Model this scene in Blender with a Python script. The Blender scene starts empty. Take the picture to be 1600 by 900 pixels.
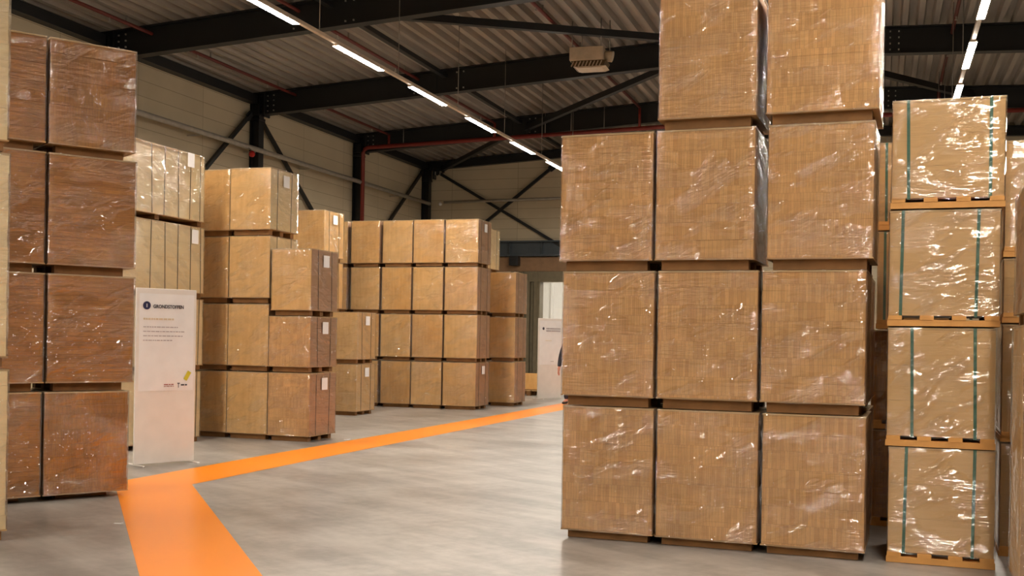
import bpy, bmesh, math, random
from mathutils import Vector, Matrix, noise

random.seed(11)
SC = bpy.context.scene
COL = SC.collection

# ------------------------------------------------------------------ materials
def srgb(r, g, b):
    def c(v):
        v /= 255.0
        return v / 12.92 if v <= 0.04045 else ((v + 0.055) / 1.055) ** 2.4
    return (c(r), c(g), c(b), 1.0)

class NT:
    """small node tree helper"""
    def __init__(self, name):
        self.m = bpy.data.materials.new(name); self.m.use_nodes = True
        self.t = self.m.node_tree; self.t.nodes.clear()
        self.out = self.n('ShaderNodeOutputMaterial')
    def n(self, typ, **kw):
        nd = self.t.nodes.new(typ)
        for k, v in kw.items():
            if k.startswith('i_'):
                key = k[2:]
                key = int(key) if key.isdigit() else key.replace('_', ' ')
                nd.inputs[key].default_value = v
            else:
                setattr(nd, k, v)
        return nd
    def l(self, a, b, ao=0, bi=0):
        self.t.links.new(a.outputs[ao], b.inputs[bi])
    def math(self, op, a, b=None, clamp=False):
        nd = self.n('ShaderNodeMath', operation=op, use_clamp=clamp)
        for i, v in enumerate((a, b)):
            if v is None: continue
            if isinstance(v, (int, float)): nd.inputs[i].default_value = v
            else: self.t.links.new(v, nd.inputs[i])
        return nd.outputs[0]
    def mixc(self, f, a, b, mode='MIX'):
        nd = self.n('ShaderNodeMix', data_type='RGBA', blend_type=mode)
        for i, v in ((0, f), (6, a), (7, b)):
            if isinstance(v, (int, float)): nd.inputs[i].default_value = v
            elif isinstance(v, tuple): nd.inputs[i].default_value = v
            else: self.t.links.new(v, nd.inputs[i])
        return nd.outputs[2]
    def principled(self, **kw):
        p = self.n('ShaderNodeBsdfPrincipled')
        for k, v in kw.items():
            key = k.replace('_', ' ')
            if isinstance(v, (int, float, tuple)): p.inputs[key].default_value = v
            else: self.t.links.new(v, p.inputs[key])
        self.l(p, self.out)
        return p
    def objcoord(self, scale=(1, 1, 1), rnd=True, rot=(0, 0, 0)):
        tc = self.n('ShaderNodeTexCoord')
        mp = self.n('ShaderNodeMapping')
        mp.inputs['Scale'].default_value = scale
        src = tc.outputs['Object']
        if any(rot):
            m0 = self.n('ShaderNodeMapping'); m0.inputs['Rotation'].default_value = rot
            self.t.links.new(src, m0.inputs['Vector']); src = m0.outputs[0]
        if rnd:
            oi = self.n('ShaderNodeObjectInfo')
            ad = self.n('ShaderNodeVectorMath', operation='ADD')
            mu = self.n('ShaderNodeVectorMath', operation='SCALE'); mu.inputs['Scale'].default_value = 37.0
            cb = self.n('ShaderNodeCombineXYZ')
            for i in range(3): self.t.links.new(oi.outputs['Random'], cb.inputs[i])
            self.t.links.new(cb.outputs[0], mu.inputs[0])
            self.t.links.new(src, ad.inputs[0]); self.t.links.new(mu.outputs[0], ad.inputs[1])
            src = ad.outputs[0]
        self.t.links.new(src, mp.inputs['Vector'])
        return mp.outputs[0]
    def noise(self, vec, scale, detail=3, rough=0.5):
        nd = self.n('ShaderNodeTexNoise')
        nd.inputs['Scale'].default_value = scale; nd.inputs['Detail'].default_value = detail
        nd.inputs['Roughness'].default_value = rough
        if vec is not None: self.t.links.new(vec, nd.inputs['Vector'])
        return nd.outputs[0]
    def ramp(self, fac, stops):
        nd = self.n('ShaderNodeValToRGB')
        el = nd.color_ramp.elements
        while len(el) > 1: el.remove(el[-1])
        for i, (p, c) in enumerate(stops):
            e = el[0] if i == 0 else el.new(p)
            e.position = p; e.color = c if isinstance(c, tuple) else (c, c, c, 1)
        self.t.links.new(fac, nd.inputs[0])
        return nd.outputs[0]
    def bump(self, h, strength=0.3, dist=0.01):
        nd = self.n('ShaderNodeBump'); nd.inputs['Strength'].default_value = strength
        nd.inputs['Distance'].default_value = dist
        self.t.links.new(h, nd.inputs['Height'])
        return nd.outputs[0]

def plain(name, col, rough=0.5, metal=0.0, var=0.12, nscale=6.0):
    t = NT(name)
    v = t.objcoord()
    nz = t.noise(v, nscale, 4)
    d = tuple(c * (1 - var) for c in col[:3]) + (1,)
    u = tuple(min(1, c * (1 + var)) for c in col[:3]) + (1,)
    t.principled(Base_Color=t.ramp(nz, [(0.3, d), (0.7, u)]), Roughness=rough, Metallic=metal)
    return t.m

def emissive(name, col, s):
    t = NT(name)
    e = t.n('ShaderNodeEmission'); e.inputs[0].default_value = col; e.inputs[1].default_value = s
    t.l(e, t.out); return t.m

def strip_mat(name, c1, c2, gap, width, row, vertical=True, rough=0.6, gapsize=0.0016, haze=0.16):
    """board ends: narrow strips in rows, every strip its own tone; the two face directions share one field"""
    t = NT(name)
    tc = t.n('ShaderNodeTexCoord'); oi = t.n('ShaderNodeObjectInfo')
    sx = t.n('ShaderNodeSeparateXYZ'); t.t.links.new(tc.outputs['Object'], sx.inputs[0])
    h = t.math('ADD', sx.outputs[0], sx.outputs[1])
    h = t.math('ADD', h, t.math('MULTIPLY', oi.outputs['Random'], 3.7))
    z = t.math('ADD', sx.outputs[2], t.math('MULTIPLY', oi.outputs['Random'], 1.3))
    cb = t.n('ShaderNodeCombineXYZ')
    wob = t.noise(t.objcoord(), 5.0, 3)
    z = t.math('ADD', z, t.math('MULTIPLY', wob, 0.012))
    t.t.links.new(h, cb.inputs[0]); t.t.links.new(z, cb.inputs[1])
    bk = t.n('ShaderNodeTexBrick'); bk.offset = 0.37; bk.offset_frequency = 2
    bk.squash = 0.7; bk.squash_frequency = 3
    bk.inputs['Color1'].default_value = c1; bk.inputs['Color2'].default_value = c2
    bk.inputs['Mortar'].default_value = gap; bk.inputs['Scale'].default_value = 1.0
    bk.inputs['Mortar Size'].default_value = gapsize; bk.inputs['Mortar Smooth'].default_value = 0.6
    bk.inputs['Bias'].default_value = -0.1
    bk.inputs['Brick Width'].default_value = width; bk.inputs['Row Height'].default_value = row
    t.t.links.new(cb.outputs[0], bk.inputs['Vector'])
    # broad tonal drift and fibre grain
    big = t.noise(t.objcoord((1, 1, 1)), 3.0, 3)
    grain = t.noise(t.objcoord((40, 40, 6) if vertical else (6, 6, 40)), 3.0, 4)
    f = t.math('ADD', t.math('MULTIPLY', big, 0.6), t.math('MULTIPLY', grain, 0.5))
    tone = t.ramp(f, [(0.3, 1.0 - 1.2 * haze), (0.75, 1.0 + 0.5 * haze)])
    c = t.mixc(1.0, bk.outputs[0], tone, 'MULTIPLY')
    # each row of the pack has its own cast
    rown = t.n('ShaderNodeTexNoise'); rown.inputs['Scale'].default_value = 9.0; rown.inputs['Detail'].default_value = 1
    cb2 = t.n('ShaderNodeCombineXYZ'); t.t.links.new(z, cb2.inputs[2]); t.t.links.new(t.math('MULTIPLY', h, 0.35), cb2.inputs[0])
    t.t.links.new(cb2.outputs[0], rown.inputs[0])
    c = t.mixc(min(1, haze * 1.8), c, t.ramp(rown.outputs[0], [(0.35, 0.74), (0.65, 1.12)]), 'MULTIPLY')
    bmp = t.bump(bk.outputs[1], 0.35, 0.004)
    p = t.principled(Base_Color=c, Roughness=rough, Normal=bmp)
    t.t.nodes[bmp.node.name].invert = True
    return t.m

def layer_mat(name, c1, c2, pitch, rough=0.55, line=0.75, blotch=0.2):
    """edges of stacked sheets: fine horizontal layers"""
    t = NT(name)
    v = t.objcoord((1.2, 1.2, 1.0 / pitch))
    lay = t.noise(v, 1.0, 2)
    bl = t.noise(t.objcoord((1, 1, 2.5)), 2.2, 3)
    fine = t.noise(t.objcoord((3, 3, 160)), 1.0, 3)
    f = t.math('ADD', t.math('MULTIPLY', lay, 0.5), t.math('ADD', t.math('MULTIPLY', bl, blotch * 2), t.math('MULTIPLY', fine, 0.25)))
    c = t.ramp(f, [(0.36, c2), (0.64, c1)])
    t.principled(Base_Color=c, Roughness=rough, Normal=t.bump(lay, line * 0.35, 0.004))
    return t.m

def board_mat(name, c1, c2, rough=0.5):
    """smooth brown board face with faint upright streaks and scuffs"""
    t = NT(name)
    st = t.noise(t.objcoord((14, 14, 1.6)), 1.4, 4)
    bl = t.noise(t.objcoord((1, 1, 1)), 4.0, 5, 0.6)
    f = t.math('ADD', t.math('MULTIPLY', st, 0.45), t.math('MULTIPLY', bl, 0.55))
    c = t.ramp(f, [(0.36, c2), (0.62, c1)])
    sc = t.noise(t.objcoord((3, 3, 22), rot=(0.3, 0.4, 0)), 2.0, 2)
    c = t.mixc(t.ramp(sc, [(0.70, 0.0), (0.78, 0.22)]), c, tuple(min(1, x * 1.5) for x in c1[:3]) + (1,))
    t.principled(Base_Color=c, Roughness=rough, Normal=t.bump(st, 0.12, 0.004))
    return t.m

M = {}
M['strip'] = strip_mat('strip board ends', srgb(238, 184, 116), srgb(218, 160, 94), srgb(170, 118, 66), 0.030, 0.13, gapsize=.0008)
M['stripfine'] = strip_mat('fine strip board ends', srgb(236, 182, 114), srgb(220, 163, 98), srgb(172, 120, 68), 0.022, 0.145, gapsize=.0007)
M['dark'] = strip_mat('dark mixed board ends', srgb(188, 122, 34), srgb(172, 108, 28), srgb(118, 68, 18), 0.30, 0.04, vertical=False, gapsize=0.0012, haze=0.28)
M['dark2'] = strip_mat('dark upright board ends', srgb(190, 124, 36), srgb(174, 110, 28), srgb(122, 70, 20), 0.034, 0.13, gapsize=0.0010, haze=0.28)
M['mdf'] = layer_mat('stacked fibre sheets', srgb(230, 186, 126), srgb(216, 168, 106), 0.018, blotch=0.3)
M['mdfside'] = layer_mat('stacked sheet ends', srgb(196, 152, 104), srgb(142, 100, 62), 0.03)
M['pale'] = layer_mat('pale sawn boards', srgb(254, 228, 176), srgb(246, 212, 154), 0.09, blotch=0.25)
M['palestrip'] = strip_mat('pale sawn board ends', srgb(244, 226, 192), srgb(230, 206, 166), srgb(150, 120, 84), 0.16, 0.024, vertical=False, haze=0.3)
M['board'] = board_mat('brown hardboard', srgb(244, 198, 130), srgb(228, 176, 106))
M['board2'] = board_mat('tawny hardboard', srgb(240, 190, 118), srgb(222, 166, 94))
M['endstrip'] = layer_mat('brown sheet ends', srgb(186, 140, 100), srgb(136, 96, 66), 0.06, blotch=0.35)
M['bearer'] = plain('bearer wood', srgb(134, 94, 52), 0.75, var=0.2)  # tone darkened to put the shade of the pallet recess into the wood
M['base'] = plain('base board edge', srgb(190, 148, 96), 0.6)
M['bearerlight'] = plain('orange bearer wood', srgb(206, 150, 82), 0.65, var=0.12)
M['cover'] = plain('cover board', srgb(206, 172, 122), 0.6)
M['strapgreen'] = plain('green strap', srgb(36, 104, 84), 0.35)
M['strapdark'] = plain('dark strap', srgb(70, 58, 44), 0.4)
M['paper'] = plain('paper sheet', srgb(242, 240, 240), 0.6, var=0.03)
M['steel'] = plain('black painted steel', srgb(24, 25, 27), 0.45, var=0.1)
M['steelgrey'] = plain('dark grey steel', srgb(70, 78, 84), 0.4, var=0.1)
M['bolt'] = plain('zinc bolt', srgb(190, 186, 178), 0.35, 0.7)
M['redpipe'] = plain('red pipe paint', srgb(118, 34, 22), 0.5)
M['redline'] = plain('dark red pipe paint', srgb(98, 30, 20), 0.5)
M['conduit'] = plain('grey conduit', srgb(176, 170, 160), 0.4, 0.2)
M['rail'] = plain('light rail', srgb(214, 196, 176), 0.4)
M['wire'] = plain('wire', srgb(150, 144, 136), 0.4, 0.5)
M['tube'] = emissive('lit lamp', (1.0, 0.90, 0.77, 1), 212.0)
M['roomlamp'] = emissive('lit room lamp', (1.0, 0.94, 0.86, 1), 42.0)
M['heater'] = plain('heater casing', srgb(196, 176, 150), 0.45)
M['heaterdark'] = plain('heater louvre shade', srgb(90, 70, 40), 0.5)
M['whitepanel'] = plain('white panel', srgb(236, 230, 224), 0.45, var=0.03)
M['navy'] = plain('navy ink', srgb(34, 34, 78), 0.5)
M['ink'] = plain('dark ink', srgb(58, 54, 66), 0.5)
M['greyink'] = plain('grey ink', srgb(150, 142, 146), 0.5)
M['paleink'] = plain('pale grey ink', srgb(178, 168, 172), 0.5)
M['goldink'] = plain('pale gold ink', srgb(228, 212, 184), 0.5)
M['yellow'] = plain('yellow sticker', srgb(206, 192, 50), 0.4)
M['redink'] = plain('dull red ink', srgb(168, 96, 92), 0.5)
M['jamb'] = plain('olive door frame', srgb(116, 106, 84), 0.45)
M['brownpanel'] = plain('brown panel', srgb(140, 108, 78), 0.5)
M['roomwhite'] = plain('white interior', srgb(238, 236, 230), 0.6, var=0.02)
M['red'] = plain('red plastic', srgb(190, 36, 30), 0.35)
M['skin'] = plain('skin', srgb(214, 150, 126), 0.5, var=0.05)
M['jacket'] = plain('charcoal jacket', srgb(46, 46, 54), 0.7)
M['trouser'] = plain('dark trousers', srgb(40, 42, 56), 0.75)
M['shoe'] = plain('black shoe', srgb(26, 24, 24), 0.4)
M['hair'] = plain('brown hair', srgb(60, 42, 30), 0.6)
M['greentag'] = plain('green tag', srgb(120, 132, 50), 0.5)

def orange_mat():
    t = NT('orange floor paint')
    nz = t.noise(t.objcoord((1, 1, 1), rnd=False), 0.7, 2)
    c = t.ramp(nz, [(0.3, srgb(248, 140, 14)), (0.7, srgb(252, 146, 22))])
    t.principled(Base_Color=c, Roughness=0.30, Specular_IOR_Level=0.35)
    return t.m
M['orange'] = orange_mat()

def concrete_mat():
    t = NT('power floated concrete')
    v = t.objcoord((1, 1, 1), rnd=False)
    a = t.noise(v, 0.55, 5, 0.6); b = t.noise(t.objcoord((0.6, 2.2, 1), rnd=False, rot=(0, 0, 0.6)), 1.2, 5, 0.6)
    d = t.noise(v, 9.0, 4, 0.6)
    f = t.math('ADD', t.math('MULTIPLY', a, 0.45), t.math('ADD', t.math('MULTIPLY', b, 0.35), t.math('MULTIPLY', d, 0.22)))
    c = t.ramp(f, [(0.38, srgb(112, 107, 102)), (0.5, srgb(148, 142, 136)), (0.62, srgb(178, 172, 165))])
    # soft long scuffs and worn patches
    sc = t.noise(t.objcoord((0.35, 1.9, 1), rnd=False, rot=(0, 0, -0.9)), 1.0, 6, 0.62)
    c = t.mixc(t.ramp(sc, [(0.42, 0.0), (0.70, 0.55)]), c, srgb(112, 107, 102))
    s2 = t.noise(t.objcoord((0.5, 2.6, 1), rnd=False, rot=(0, 0, 0.5)), 1.1, 6, 0.6)
    c = t.mixc(t.ramp(s2, [(0.48, 0.0), (0.70, 0.55)]), c, srgb(186, 180, 173))
    t.principled(Base_Color=c, Roughness=t.ramp(a, [(0.3, 0.28), (0.7, 0.38)]))
    return t.m
M['concrete'] = concrete_mat()

def wallpanel_mat():
    t = NT('beige wall cladding')
    tc = t.n('ShaderNodeTexCoord'); sx = t.n('ShaderNodeSeparateXYZ'); t.t.links.new(tc.outputs['Object'], sx.inputs[0])
    h = t.math('ADD', sx.outputs[0], sx.outputs[1])
    cb = t.n('ShaderNodeCombineXYZ'); t.t.links.new(h, cb.inputs[0]); t.t.links.new(sx.outputs[2], cb.inputs[1])
    bk = t.n('ShaderNodeTexBrick'); bk.offset = 0.0; bk.squash = 1.0
    bk.inputs['Color1'].default_value = srgb(206, 192, 164); bk.inputs['Color2'].default_value = srgb(198, 184, 156)
    bk.inputs['Mortar'].default_value = srgb(142, 128, 102)
    bk.inputs['Mortar Size'].default_value = 0.010; bk.inputs['Mortar Smooth'].default_value = 0.9
    bk.inputs['Brick Width'].default_value = 2.52; bk.inputs['Row Height'].default_value = 0.36; bk.inputs['Scale'].default_value = 1
    t.t.links.new(cb.outputs[0], bk.inputs['Vector'])
    nz = t.noise(t.objcoord((1, 1, 1), rnd=False), 0.8, 4)
    c = t.mixc(1.0, bk.outputs[0], t.ramp(nz, [(0.3, 0.92), (0.7, 1.05)]), 'MULTIPLY')
    bmp = t.bump(bk.outputs[1], 0.25, 0.008); t.t.nodes[bmp.node.name].invert = True
    t.principled(Base_Color=c, Roughness=0.5, Normal=bmp)
    return t.m
M['wall'] = wallpanel_mat()

def deck_mat():
    t = NT('galvanised roof deck')
    nz = t.noise(t.objcoord((6, 0.5, 6), rnd=False), 1.0, 4)
    t.principled(Base_Color=t.ramp(nz, [(0.3, srgb(150, 141, 131)), (0.7, srgb(178, 168, 156))]), Roughness=0.42, Metallic=0.25)
    return t.m
M['deck'] = deck_mat()

def film_mat():
    """clear stretch film: see-through, glossy, creased"""
    t = NT('clear stretch film')
    a = t.noise(t.objcoord((4.5, 4.5, 42)), 1.0, 3, 0.55)                       # fine level creases
    b = t.noise(t.objcoord((6, 6, 34), rot=(0.42, 0.42, 0)), 1.0, 3, 0.6)       # slanting creases
    c = t.noise(t.objcoord((10, 10, 22), rot=(-0.6, -0.6, 0)), 1.0, 3, 0.6)
    p1 = t.ramp(t.noise(t.objcoord((1.2, 1.2, 3.0)), 1.9, 2), [(0.44, 0.10), (0.60, 1.0)])
    p2 = t.ramp(t.noise(t.objcoord((1.6, 1.6, 4.2), rot=(0.42, 0.42, 0)), 1.9, 2), [(0.52, 0.0), (0.62, 0.9)])
    hgt = t.math('ADD', t.math('MULTIPLY', a, p1), t.math('MULTIPLY', t.math('ADD', b, t.math('MULTIPLY', c, 0.6)), p2))
    patch = t.math('MAXIMUM', t.math('MULTIPLY', p1, 0.5), p2)
    nrm = t.bump(hgt, 1.0, 0.034)
    gl = t.n('ShaderNodeBsdfGlossy'); gl.inputs['Roughness'].default_value = 0.05
    t.t.links.new(nrm, gl.inputs['Normal'])
    tr = t.n('ShaderNodeBsdfTransparent'); tr.inputs[0].default_value = (0.985, 0.98, 0.975, 1)
    lw = t.n('ShaderNodeLayerWeight'); lw.inputs[0].default_value = 0.25
    fac = t.math('ADD', t.math('MULTIPLY', lw.outputs['Fresnel'], 0.4), t.math('ADD', t.math('MULTIPLY', patch, 0.08), 0.125), True)
    mx = t.n('ShaderNodeMixShader'); t.t.links.new(fac, mx.inputs[0]); t.l(tr, mx, 0, 1); t.l(gl, mx, 0, 2)
    df = t.n('ShaderNodeBsdfDiffuse'); df.inputs[0].default_value = (0.85, 0.83, 0.82, 1)
    m2 = t.n('ShaderNodeMixShader')
    t.t.links.new(t.math('ADD', t.math('MULTIPLY', patch, 0.03), 0.01), m2.inputs[0])
    t.l(mx, m2, 0, 1); t.l(df, m2, 0, 2)
    t.l(m2, t.out)
    return t.m
M['film'] = film_mat()

# ------------------------------------------------------------------ geometry
def box(bm, x0, x1, y0, y1, z0, z1, mi=0, sidemi=None):
    vs = [bm.verts.new(p) for p in ((x0, y0, z0), (x1, y0, z0), (x1, y1, z0), (x0, y1, z0), (x0, y0, z1), (x1, y0, z1), (x1, y1, z1), (x0, y1, z1))]
    for k, f in enumerate(((0, 3, 2, 1), (4, 5, 6, 7), (0, 1, 5, 4), (1, 2, 6, 5), (2, 3, 7, 6), (3, 0, 4, 7))):
        fc = bm.faces.new([vs[i] for i in f]); fc.material_index = mi
        if sidemi is not None and k in (3, 5): fc.material_index = sidemi
    return vs

def bar(bm, a, b, w, h, up=(0, 0, 1)):
    """rectangular bar from a to b"""
    a = Vector(a); b = Vector(b); d = (b - a).normalized(); up = Vector(up)
    if abs(d.dot(up)) > 0.98: up = Vector((0, 1, 0))
    s = d.cross(up).normalized(); u = s.cross(d)
    vs = []
    for p in (a, b):
        for sx, su in ((-1, -1), (1, -1), (1, 1), (-1, 1)):
            vs.append(bm.verts.new(p + s * sx * w / 2 + u * su * h / 2))
    for f in ((0, 1, 2, 3), (7, 6, 5, 4), (0, 4, 5, 1), (1, 5, 6, 2), (2, 6, 7, 3), (3, 7, 4, 0)):
        bm.faces.new([vs[i] for i in f])

def tube(bm, pts, r, n=10):
    pts = [Vector(p) for p in pts]
    rings = []
    for i, p in enumerate(pts):
        d = (pts[min(i + 1, len(pts) - 1)] - pts[max(i - 1, 0)]).normalized()
        up = Vector((0, 0, 1)) if abs(d.z) < 0.95 else Vector((0, 1, 0))
        s = d.cross(up).normalized(); u = s.cross(d)
        rr = r
        if 0 < i < len(pts) - 1:
            c = (pts[i + 1] - p).normalized().dot((p - pts[i - 1]).normalized())
            rr = r / max(0.5, math.sqrt((1 + c) / 2))
        rings.append([bm.verts.new(p + (s * math.cos(2 * math.pi * k / n) + u * math.sin(2 * math.pi * k / n)) * rr) for k in range(n)])
    for a, b in zip(rings, rings[1:]):
        for k in range(n):
            f = bm.faces.new((a[k], a[(k + 1) % n], b[(k + 1) % n], b[k])); f.smooth = True
    bm.faces.new(rings[0][::-1]); bm.faces.new(rings[-1])

def ibeam_profile(bw, hh, tf, tw):
    """points of an I section, z up from 0"""
    return [(-bw / 2, 0), (bw / 2, 0), (bw / 2, tf), (tw / 2, tf), (tw / 2, hh - tf), (bw / 2, hh - tf), (bw / 2, hh), (-bw / 2, hh), (-bw / 2, hh - tf), (-tw / 2, hh - tf), (-tw / 2, tf), (-bw / 2, tf)]

def extrude_profile(bm, prof, stations):
    """prof: (s, t) pairs; stations: functions mapping (s,t)->xyz"""
    rings = [[bm.verts.new(fn(s, t)) for s, t in prof] for fn in stations]
    n = len(prof)
    for a, b in zip(rings, rings[1:]):
        for k in range(n): bm.faces.new((a[k], a[(k + 1) % n], b[(k + 1) % n], b[k]))
    bm.faces.new(rings[0][::-1]); bm.faces.new(rings[-1])

def link(name, bm, mats, parent=None, loc=(0, 0, 0), rz=0.0, bevel=0.0):
    bmesh.ops.recalc_face_normals(bm, faces=bm.faces[:])
    me = bpy.data.meshes.new(name); bm.to_mesh(me); bm.free()
    for m in (mats if isinstance(mats, (list, tuple)) else [mats]): me.materials.append(m)
    o = bpy.data.objects.new(name, me); COL.objects.link(o)
    o.location = loc; o.rotation_euler = (0, 0, rz)
    if parent: o.parent = parent
    if bevel:
        b = o.modifiers.new('bevel', 'BEVEL'); b.width = bevel; b.segments = 2; b.limit_method = 'ANGLE'
    return o

def tag(o, label, cat, group=None):
    o['label'] = label; o['category'] = cat
    if group: o['group'] = group
    return o

def empty(name, loc, rz, label, cat, group=None):
    o = bpy.data.objects.new(name, None); COL.objects.link(o)
    o.location = loc; o.rotation_euler = (0, 0, rz); o.empty_display_size = 0.2
    return tag(o, label, cat, group)

def struct(name, bm, mats, loc=(0, 0, 0), rz=0.0, bevel=0.0):
    o = link(name, bm, mats, None, loc, rz, bevel); o['kind'] = 'structure'; return o

# ------------------------------------------------------------------ the hall
XL, XR, YB, YF = -16.0, 16.0, -12.0, 37.6
RIDGE = -3.0
def zb(x):   # underside of the roof beams
    return 7.277 + 0.0573 * (x + 15.88) if x <= RIDGE else 8.015 - 0.04 * (x - RIDGE)
BH = 0.60
def zd(x): return zb(x) + BH          # underside of the roof deck

bm = bmesh.new(); box(bm, XL - .3, XR + .3, YB - .3, 46, -0.2, 0.0); struct('floor', bm, M['concrete'])

# corrugated roof deck, ribs running along the hall
bm = bmesh.new()
prof = []
x = XL; pitch = 0.32
while x < XR:
    for dx, dz in ((0.0, 0.0), (0.11, 0.0), (0.145, 0.13), (0.285, 0.13)):
        prof.append((x + dx, dz))
    x += pitch
ys = (YB, YF + .1)
rows = [[bm.verts.new((px, y, zd(px) + dz)) for px, dz in prof] for y in ys]
top = [[bm.verts.new((px, y, zd(px) + dz + 0.02)) for px, dz in prof] for y in ys]
for r0, r1 in ((rows[0], rows[1]), (top[0], top[1])):
    for k in range(len(prof) - 1): bm.faces.new((r0[k], r0[k + 1], r1[k + 1], r1[k]))
struct('ceiling', bm, M['deck'])
bm = bmesh.new()
for xa, xb in ((XL - .3, RIDGE), (RIDGE, XR + .3)):
    vs = [bm.verts.new((px, y, zd(px) + 0.18 + dz)) for dz in (0, .2) for y in (YB - .3, YF + .3) for px in (xa, xb)]
    for f in ((0, 1, 3, 2), (4, 5, 7, 6), (0, 1, 5, 4), (2, 3, 7, 6), (0, 2, 6, 4), (1, 3, 7, 5)): bm.faces.new([vs[i] for i in f])
struct('roof', bm, M['steelgrey'])

bm = bmesh.new(); box(bm, XL - .3, XL, YB, YF, 0, 8.3); struct('wall_left', bm, M['wall'])
bm = bmesh.new(); box(bm, XR, XR + .3, YB, YF, 0, 8.3); struct('wall_right', bm, M['wall'])
bm = bmesh.new(); box(bm, XL, XR, YB - .3, YB, 0, 9); struct('wall_back', bm, M['wall'])
DX0, DX1, DZ = -11.52, -7.4, 3.50     # doorway in the far wall
bm = bmesh.new()
box(bm, XL, DX0, YF, YF + .3, 0, DZ); box(bm, DX1, XR, YF, YF + .3, 0, DZ); box(bm, XL, XR, YF, YF + .3, DZ, 9)
struct('wall_far', bm, M['wall'])
# door frame: ribbed jambs, head and the guide box above
bm = bmesh.new()
for k in range(7):
    x0 = DX0 - 1.02 + k * 0.145
    box(bm, x0, x0 + (0.10 if k % 2 else 0.13), YF - (.10 if k % 2 else .22), YF - .005, 0.0, 3.86)
box(bm, DX0 - .06, DX0 + .05, YF - .16, YF + .28, 0, DZ)
box(bm, DX1 - .05, DX1 + .4, YF - .16, YF - .005, 0, DZ)
box(bm, DX0 - .34, DX1 + .4, YF - .18, YF - .01, DZ, 3.86)
o = struct('door_1', bm, M['jamb'])
bm = bmesh.new(); box(bm, -13.6, DX1 + .6, YF - .12, YF - .005, 3.87, 4.37); struct('trim_1', bm, M['brownpanel'])
# white room beyond the doorway
bm = bmesh.new()
box(bm, -15, -3.5, 45.0, 45.2, 0, 5); box(bm, -15.2, -15, YF + .3, 45.2, 0, 5); box(bm, -3.5, -3.3, YF + .3, 45.2, 0, 5)
for k in range(14):
    x0 = -14.9 + k * .82; box(bm, x0, x0 + .10, 44.88, 45, 0, 5)
struct('wall_beyond', bm, M['roomwhite'])
bm = bmesh.new(); box(bm, -15.2, -3.3, YF + .31, 45.2, 5, 5.2); struct('ceiling_beyond', bm, M['roomwhite'])
bm = bmesh.new(); box(bm, -12, -8, 40.6, 40.9, 4.86, 4.98)
tag(link('ceiling_lamp', bm, M['roomlamp']), 'long lit lamp on the ceiling of the white room beyond the doorway', 'lamp')

# steel frame --------------------------------------------------------------
BEAMY = (13.75, 19.75, 25.8, 31.85)
COLX = XL + 0.16
def roof_beam(y, hh=BH, bw=.24, zoff=0.0):
    bm = bmesh.new()
    prof = ibeam_profile(bw, hh, .028, .016)
    st = [(lambda s, t, X=X: (X, y + s, zb(X) + zoff + t)) for X in (XL + .02, RIDGE, XR - .02)]
    extrude_profile(bm, prof, st)
    # splice and haunch plates
    for X, wd in ((COLX + .28, .02),):
        box(bm, X - wd, X + wd, y - bw / 2 - .02, y + bw / 2 + .02, zb(X) - .06, zb(X) + hh - .02)
    for X in (-11.0, 0.0):
        if hh > .5: box(bm, X - .30, X + .30, y - .025, y + .025, zb(X) + .05, zb(X) + hh - .05)
    o = struct('roof_beam', bm, M['steel'])
    bm = bmesh.new()
    for X0, nx, nz in ((-0.28, 4, 4), (COLX + .33, 2, 4), (-11.3, 1, 2), (-10.15, 2, 2)):
        for i in range(nx):
            for k in range(nz):
                X = X0 + i * .18; Z = zb(X) + .10 + k * (hh - .2) / max(1, nz - 1)
                box(bm, X - .016, X + .016, y - .047, y - .02, Z - .016, Z + .016)
    link('bolt', bm, M['bolt'], o)['kind'] = 'structure'
    return o
for y in BEAMY: roof_beam(y)
roof_beam(YF - .16, .30, .2, .28)

def wall_column(y, w=.25, depth=.28):
    bm = bmesh.new()
    prof = ibeam_profile(w, depth, .02, .014)
    z1 = zb(XL + .1) + .5
    st = [(lambda s, t, Z=Z: (XL + .01 + t, y + s, Z)) for Z in (0.0, z1)]
    extrude_profile(bm, prof, st)
    box(bm, XL + .01, XL + .30, y - .16, y + .16, 0, .02)
    # knee plate under the beam
    box(bm, XL + .02, XL + .32, y - .15, y + .15, z1 - .62, z1 - .56)
    return struct('wall_column', bm, M['steel'])
for y in BEAMY + (YF - .2,): wall_column(y)
# eaves member along the wall, in bays between the columns
ybay = (7.7,) + BEAMY + (YF - .2,)
for a, b in zip(ybay, ybay[1:]):
    bm = bmesh.new(); box(bm, XL + .03, XL + .27, a + .17, b - .17, 7.58, 7.80); struct('eaves_beam', bm, M['steel'])
# ridge tie running along the hall
for a, b in zip(BEAMY, BEAMY[1:] + (YF - .2,)):
    bm = bmesh.new(); box(bm, -10.48, -10.36, a + .14, b - .14, zb(-10.4) + .36, zb(-10.4) + .46); struct('tie_beam', bm, M['steel'])

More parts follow.
